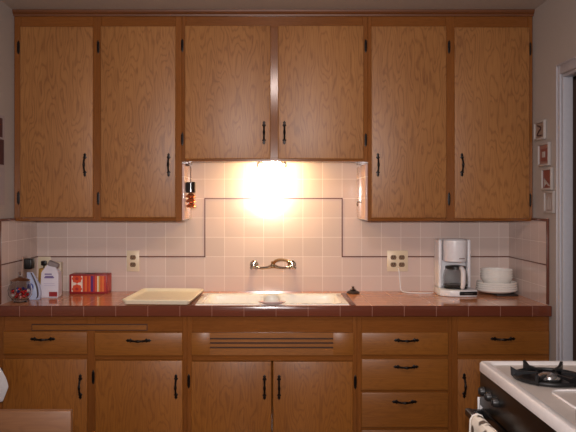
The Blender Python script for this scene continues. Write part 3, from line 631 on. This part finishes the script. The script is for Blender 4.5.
# ------------------------------------------------------------------ plaques on the right wall
ivory = mat('ivory_frame', (176,168,164), .4); pm = [mat('plaque_ground_tan', (150,126,112), .4), mat('plaque_ground_rose', (150,104,92), .4), mat('plaque_red', (130,64,54), .4), mat('plaque_grey', (166,150,142), .4)]
dkp = mat('plaque_pattern', (70,44,40), .5)
specs = [(536,546.5,121,140,'highest','dark curved pattern'),(540,551,143,166,'second highest','reddish square pattern'),(543.5,553.5,168,190,'third from the top','reddish pattern with white arrow shape'),(546,555.5,191,213,'lowest','row of upright white bars')]
for k, (a0, a1, c0, c1, wd_, pat) in enumerate(specs):
    dA, dB = RX*702/(a0-268), RX*702/(a1-268); ya, yb = dB-3.9, dA-3.9; dm = (dA+dB)/2; za, zb2 = Z(c1, dm), Z(c0, dm); yc, zc = (ya+yb)/2, (za+zb2)/2
    pl = thing('wall_plaque', 'white framed plaque with %s, %s of four' % (pat, wd_), 'plaque', (RX, yc, zc), 'plaques beside the doorway')
    b = B(); f_ = .010
    box(b, RX-.014, RX-.0005, ya, ya+f_, za, zb2, .002); box(b, RX-.014, RX-.0005, yb-f_, yb, za, zb2, .002); box(b, RX-.014, RX-.0005, ya+f_, yb-f_, za, za+f_, .002); box(b, RX-.014, RX-.0005, ya+f_, yb-f_, zb2-f_, zb2, .002); obj('frame', b, ivory, pl)
    b = B(); box(b, RX-.006, RX-.0005, ya+f_, yb-f_, za+f_, zb2-f_); xs0, xs1 = RX-.008, RX-.0058
    h2 = (yb-ya)/2-f_; v2 = (zb2-za)/2-f_
    if k == 0: tube(b, [(RX-.007,yc+h2*.5,zc+v2*.7),(RX-.007,yc-h2*.3,zc+v2*.3),(RX-.007,yc+h2*.2,zc-v2*.1),(RX-.007,yc+h2*.5,zc-v2*.6),(RX-.007,yc-h2*.4,zc-v2*.7)], .004, 6, mi=1)
    elif k == 1:
        box(b, xs0, xs1, yc-h2*.6, yc+h2*.7, zc-v2*.7, zc+v2*.6, mi=1); box(b, xs0-.002, xs0, yc-h2*.3, yc+h2*.3, zc-v2*.3, zc+v2*.3, mi=2)
    elif k == 2:
        box(b, xs0, xs1, yc-h2*.8, yc+h2*.8, zc+v2*.3, zc+v2*.9, mi=1)
        prism(b, [(yc+h2*.7,zc+v2*.1),(yc-h2*.7,zc-v2*.8),(yc-h2*.3,zc-v2*.8),(yc+h2*.1,zc-v2*.5),(yc+h2*.7,zc-v2*.85)], 'x', xs0, xs1, mi=2)
    else:
        for q in range(4): box(b, xs0, xs1, yc-h2*.8+q*h2*.44, yc-h2*.8+q*h2*.44+.006, zc-v2*.8, zc+v2*(.2+.2*(q%3)), mi=2)
    obj('picture', b, [pm[k], (dkp, pm[2], pm[2], dkp)[k], ivory], pl)
# ------------------------------------------------------------------ calendar on the left wall
ya, yb = -.74, -.472
ck = thing('wall_calendar', 'paper calendar with dark picture on the left wall at the frame edge', 'calendar', (LX, -.6, 1.6))
b = B(); box(b, LX+.0005, LX+.003, ya, yb, Z(205,3.42), Z(116,3.42)); obj('paper_sheet', b, mat('calendar_paper', (172,162,164), .6), ck)
b = B(); box(b, LX+.0031, LX+.004, ya+.01, yb-.012, Z(165,3.42), Z(140,3.42)); box(b, LX+.0031, LX+.004, ya+.01, yb-.03, Z(138,3.42), Z(119,3.42)); obj('dark_picture', b, mat('dark_maroon_print', (74,40,48), .5), ck)
# ------------------------------------------------------------------ stove at the lower right
enamel = mat('white_enamel', (224,221,221), .22, coat=.3); enamel2 = mat('stove_top_enamel', (180,172,166), .3); gloss_black = mat('stove_black', (13,12,13), .3, spec=.35)
sx0, sx1, sy1, sy0 = .648, 1.325, -1.740, -2.50
sv = thing('stove', 'black and white gas stove at the lower right corner', 'stove', ((sx0+sx1)/2, (sy0+sy1)/2, 0))
b = B(); box(b, sx0+.02, sx1, sy0, sy1-.002, .08, .885, .004); box(b, sx0+.05, sx1-.02, sy0+.02, sy1-.02, 0, .08); obj('body', b, gloss_black, sv)
b = B(); t = bmesh.new(); prev = None
for ins, zz_, r in ((0.0,.882,.012),(0,.905,.012),(.004,.911,.012),(.022,.911,.02),(.030,.904,.02),(.034,.903,.02)):
    L_ = [t.verts.new((u,v,zz_)) for u, v in rrect(sx0+ins, sx1-ins, sy0+ins, sy1-ins, r, 4)]
    if prev:
        for i in range(len(L_)): t.faces.new((prev[i], prev[(i+1)%len(L_)], L_[(i+1)%len(L_)], L_[i]))
    else: t.faces.new(L_[::-1])
    prev = L_
t.faces.new(prev); bmesh.ops.recalc_face_normals(t, faces=t.faces); merge(b, t)
for f in b.faces:
    c_ = f.calc_center_median(); f.material_index = 1 if (c_.z > .902 and c_.z < .9036) else 0
ck_ = obj('cooktop', b, [enamel, enamel2], sv)
b = B(); pts = [(u,v,.9045) for u, v in rrect(.735, 1.24, -2.24, -2.062, .03, 4)]; tube(b, pts+[pts[0]], .0035, 6, smooth=False); obj('griddle_rim', b, enamel, ck_)
b = B(); box(b, sx0+.002, sx0+.02, sy0+.01, sy1-.006, .775, .880, .004); obj('control_panel', b, gloss_black, sv)
for k, ky in enumerate((-1.79,-1.85,-1.91,-2.33,-2.39)):
    b = B(); lathe(b, [(0,0),(.014,0),(.0135,.008),(.011,.014),(0,.0145)], (sx0+.0015,ky,.83), 20, rot=Matrix.Rotation(-PI/2,3,'Y')); box(b, sx0-.016, sx0-.0125, ky-.0025, ky+.0025, .822, .838, .001)
    obj('knob', b, mat('knob_dark', (34,32,32), .4) if k == 0 else bpy.data.materials['knob_dark'], sv)
b = B(); box(b, sx0+.004, sx0+.02, sy0+.01, sy1-.006, .25, .768, .005); od = obj('oven_door', b, gloss_black, sv)
b = B(); box(b, sx0-.045, sx0-.022, sy0+.02, sy1-.004, .745, .768, .007, 3); box(b, sx0-.03, sx0+.006, sy1-.03, sy1-.006, .742, .765, .004); box(b, sx0-.03, sx0+.006, sy0+.022, sy0+.045, .742, .765, .004); obj('door_handle', b, black_pl, od)
b = B(); box(b, sx0+.0005, sx0+.004, sy1-.0055, sy1-.0015, .762, .800, .0008); box(b, sx0-.004, sx0+.012, sy1-.0055, sy1-.0005, .762, .800, .001); obj('corner_strip', b, enamel, sv)
b = B(); box(b, sx0+.004, sx0+.02, sy0+.01, sy1-.006, .09, .242, .005); obj('storage_drawer', b, gloss_black, sv)
for bxx, byy in ((.786,-1.940),(1.17,-1.940),(.786,-2.36),(1.17,-2.36)):
    b = B(); R = .082
    lathe(b, [(R+.006,.0005),(R+.006,.004),(R,.005),(R*.8,.001),(R*.4,.0005),(0,.0005)], (bxx,byy,.9035), 36); br_ = obj('burner', b, gloss_black, ck_)
    b = B(); lathe(b, [(.030,.0015),(.032,.006),(.030,.012),(.022,.016),(0,.017)], (bxx,byy,.9035), 28); obj('burner_cap', b, mat('burner_metal', (190,188,188), .2, .9) if 'burner_metal' not in bpy.data.materials else bpy.data.materials['burner_metal'], br_)
    b = B(); pts = [(bxx+(R+.012)*math.cos(2*PI*k/28), byy+(R+.010)*math.sin(2*PI*k/28), .9105) for k in range(29)]
    tube(b, pts, .0055, 8, smooth=False)
    for k in range(6):
        a = math.radians(170)-k*PI/3
        u = Vector((math.cos(a), math.sin(a), 0)); c0 = Vector((bxx,byy,0))
        s_ = u.cross(Vector((0,0,1)))*.004
        P = [(.032,.924),(.086,.925),(.104,.936),(.103,.912),(.096,.905),(.090,.908),(.075,.915),(.036,.919)]
        t = bmesh.new(); A_ = [t.verts.new(c0+u*r+s_+Vector((0,0,h_))) for r, h_ in P]; B_ = [t.verts.new(c0+u*r-s_+Vector((0,0,h_))) for r, h_ in P]
        t.faces.new(A_); t.faces.new(B_[::-1])
        for i in range(len(P)): t.faces.new((A_[i], B_[i], B_[(i+1)%len(P)], A_[(i+1)%len(P)]))
        bmesh.ops.recalc_face_normals(t, faces=t.faces); merge(b, t)
    obj('grate', b, mat('grate_iron', (20,20,22), .4) if 'grate_iron' not in bpy.data.materials else bpy.data.materials['grate_iron'], br_)
# towel over the oven handle
def sheet(pathf, nu, nv, th, name, m):
    t = bmesh.new(); g = [[t.verts.new(pathf(i/nu, j/nv)) for j in range(nv+1)] for i in range(nu+1)]
    for i in range(nu):
        for j in range(nv): t.faces.new((g[i][j], g[i+1][j], g[i+1][j+1], g[i][j+1]))
    bmesh.ops.recalc_face_normals(t, faces=t.faces); b = B(); merge(b, t)
    return b
def ftowel(u, v):                     # u along the towel over the bar, v along the handle
    hx_, hz_ = sx0-.0335, .757; r = .0185; yv = -1.84-.30*v; L1 = .24
    s = u*(2*L1+PI*r)
    if s < L1: p = (hx_-r, hz_-(L1-s))
    elif s < L1+PI*r:
        a = PI-(s-L1)/r; p = (hx_+r*math.cos(a), hz_+r*math.sin(a))
    else: p = (hx_+r, hz_-(s-L1-PI*r)); 
    wv = -.006*(1+math.sin(v*22))*min(1,abs(u-.5)*3) if u < .5 else 0
    return Vector((p[0]+wv, yv, p[1]))
tw_m = bpy.data.materials.new('patterned_towel'); tw_m.use_nodes = True
n = tw_m.node_tree.nodes; L = tw_m.node_tree.links; tc = n.new('ShaderNodeTexCoord'); wv = n.new('ShaderNodeTexVoronoi'); wv.inputs['Scale'].default_value = 28; L.new(tc.outputs['Object'], wv.inputs['Vector'])
rp = n.new('ShaderNodeValToRGB'); rp.color_ramp.elements[0].color = s2l((84,70,60)); rp.color_ramp.elements[1].color = s2l((226,218,206)); rp.color_ramp.elements[0].position = .30; rp.color_ramp.elements[1].position = .45
L.new(wv.outputs['Distance'], rp.inputs[0]); L.new(rp.outputs[0], n['Principled BSDF'].inputs['Base Color']); n['Principled BSDF'].inputs['Roughness'].default_value = .9
b = sheet(ftowel, 40, 30, .003, 'towel', tw_m); to = obj('dish_towel', b, tw_m, origin=(sx0-.0335,-1.99,.757)); so = to.modifiers.new('s', 'SOLIDIFY'); so.thickness = .003
tag(to, 'white towel with brown pattern hanging over the oven door handle', 'towel')
b = B(); tube(b, [ftowel(k/40,0)+Vector((0,.0022,0)) for k in range(41)], .0035, 6, smooth=False); obj('hem', b, mat('white_cotton', (220,214,206), .9, bump=.4, bscale=200), to)
# ------------------------------------------------------------------ white towel at the left edge
tx = X(-7, 3.2)
def ltowel(u, v):                     # u down, v round the bunch
    zz_ = Z(356,3.2)-.19*u-.018*math.sin(PI*v)*u*(1 if v < .5 else .4)
    wdt = .020+.070*math.sin(min(1,u*1.25)*PI/2)-.022*max(0,u-.72)/.28
    a = PI*v
    return Vector((LX+.006+wdt*math.sin(a)*(1+.12*math.sin(9*a)), -.70+.12*(v-.5)*(.35+.65*min(1,u*1.6)), zz_))
b = sheet(ltowel, 24, 40, .003, 'towel', None); to2 = obj('hand_towel', b, mat('white_terry', (214,210,212), .95, bump=.6, bscale=180), origin=(LX,-.70,Z(355,3.2)+.01)); so = to2.modifiers.new('s', 'SOLIDIFY'); so.thickness = .003
tag(to2, 'white hand towel hanging at the left edge in front of the base cabinet', 'towel')
b = B(); cyl(b, (LX+.0005,-.70,Z(355,3.2)+.002), .006, .03, 'x', 12, bev=.001); lathe(b, [(0,-.009),(.007,-.006),(.009,0),(.007,.006),(0,.009)], (LX+.034,-.70,Z(355,3.2)+.002), 12)
tag(obj('towel_peg', b, chrome, origin=(LX,-.70,Z(355,3.2))), 'small peg on the left wall holding the white towel', 'peg')
# ------------------------------------------------------------------ wooden chair at the lower left
cwood = wood('chair_wood', (124,84,54), (94,60,38), 'x', .6, .4); cwood_v = wood('chair_wood_upright', (146,96,62), (108,64,40), 'z', .4, .4)
Dc = 1.85; cyc = Dc-3.9; xr_ = X(72,Dc); xl_ = xr_-.45; ztop = Z(410,Dc)
ch = thing('wooden_chair', 'light wooden chair with broad flat back rail at lower left', 'chair', ((xl_+xr_)/2, cyc+.2, 0))
b = B(); box(b, xl_, xr_, cyc-.011, cyc+.011, ztop-.20, ztop, .003, 2); obj('back_rail', b, cwood, ch)
for s_, xa_ in ((0, xl_+.012), (1, xr_-.047)):
    b = B(); box(b, xa_, xa_+.035, cyc+.0115, cyc+.040, 0, ztop-.02, .004); obj('leg', b, cwood_v, ch)
    b = B(); box(b, xa_, xa_+.035, cyc+.395, cyc+.43, 0, .43, .004); obj('leg', b, cwood_v, ch)
    b = B(); box(b, xa_+.008, xa_+.027, cyc+.0405, cyc+.3945, .18, .205, .003); obj('stretcher', b, cwood_v, ch)
b = B(); box(b, xl_+.002, xr_-.002, cyc+.041, cyc+.44, .4305, .455, .008, 3); obj('seat', b, cwood, ch)
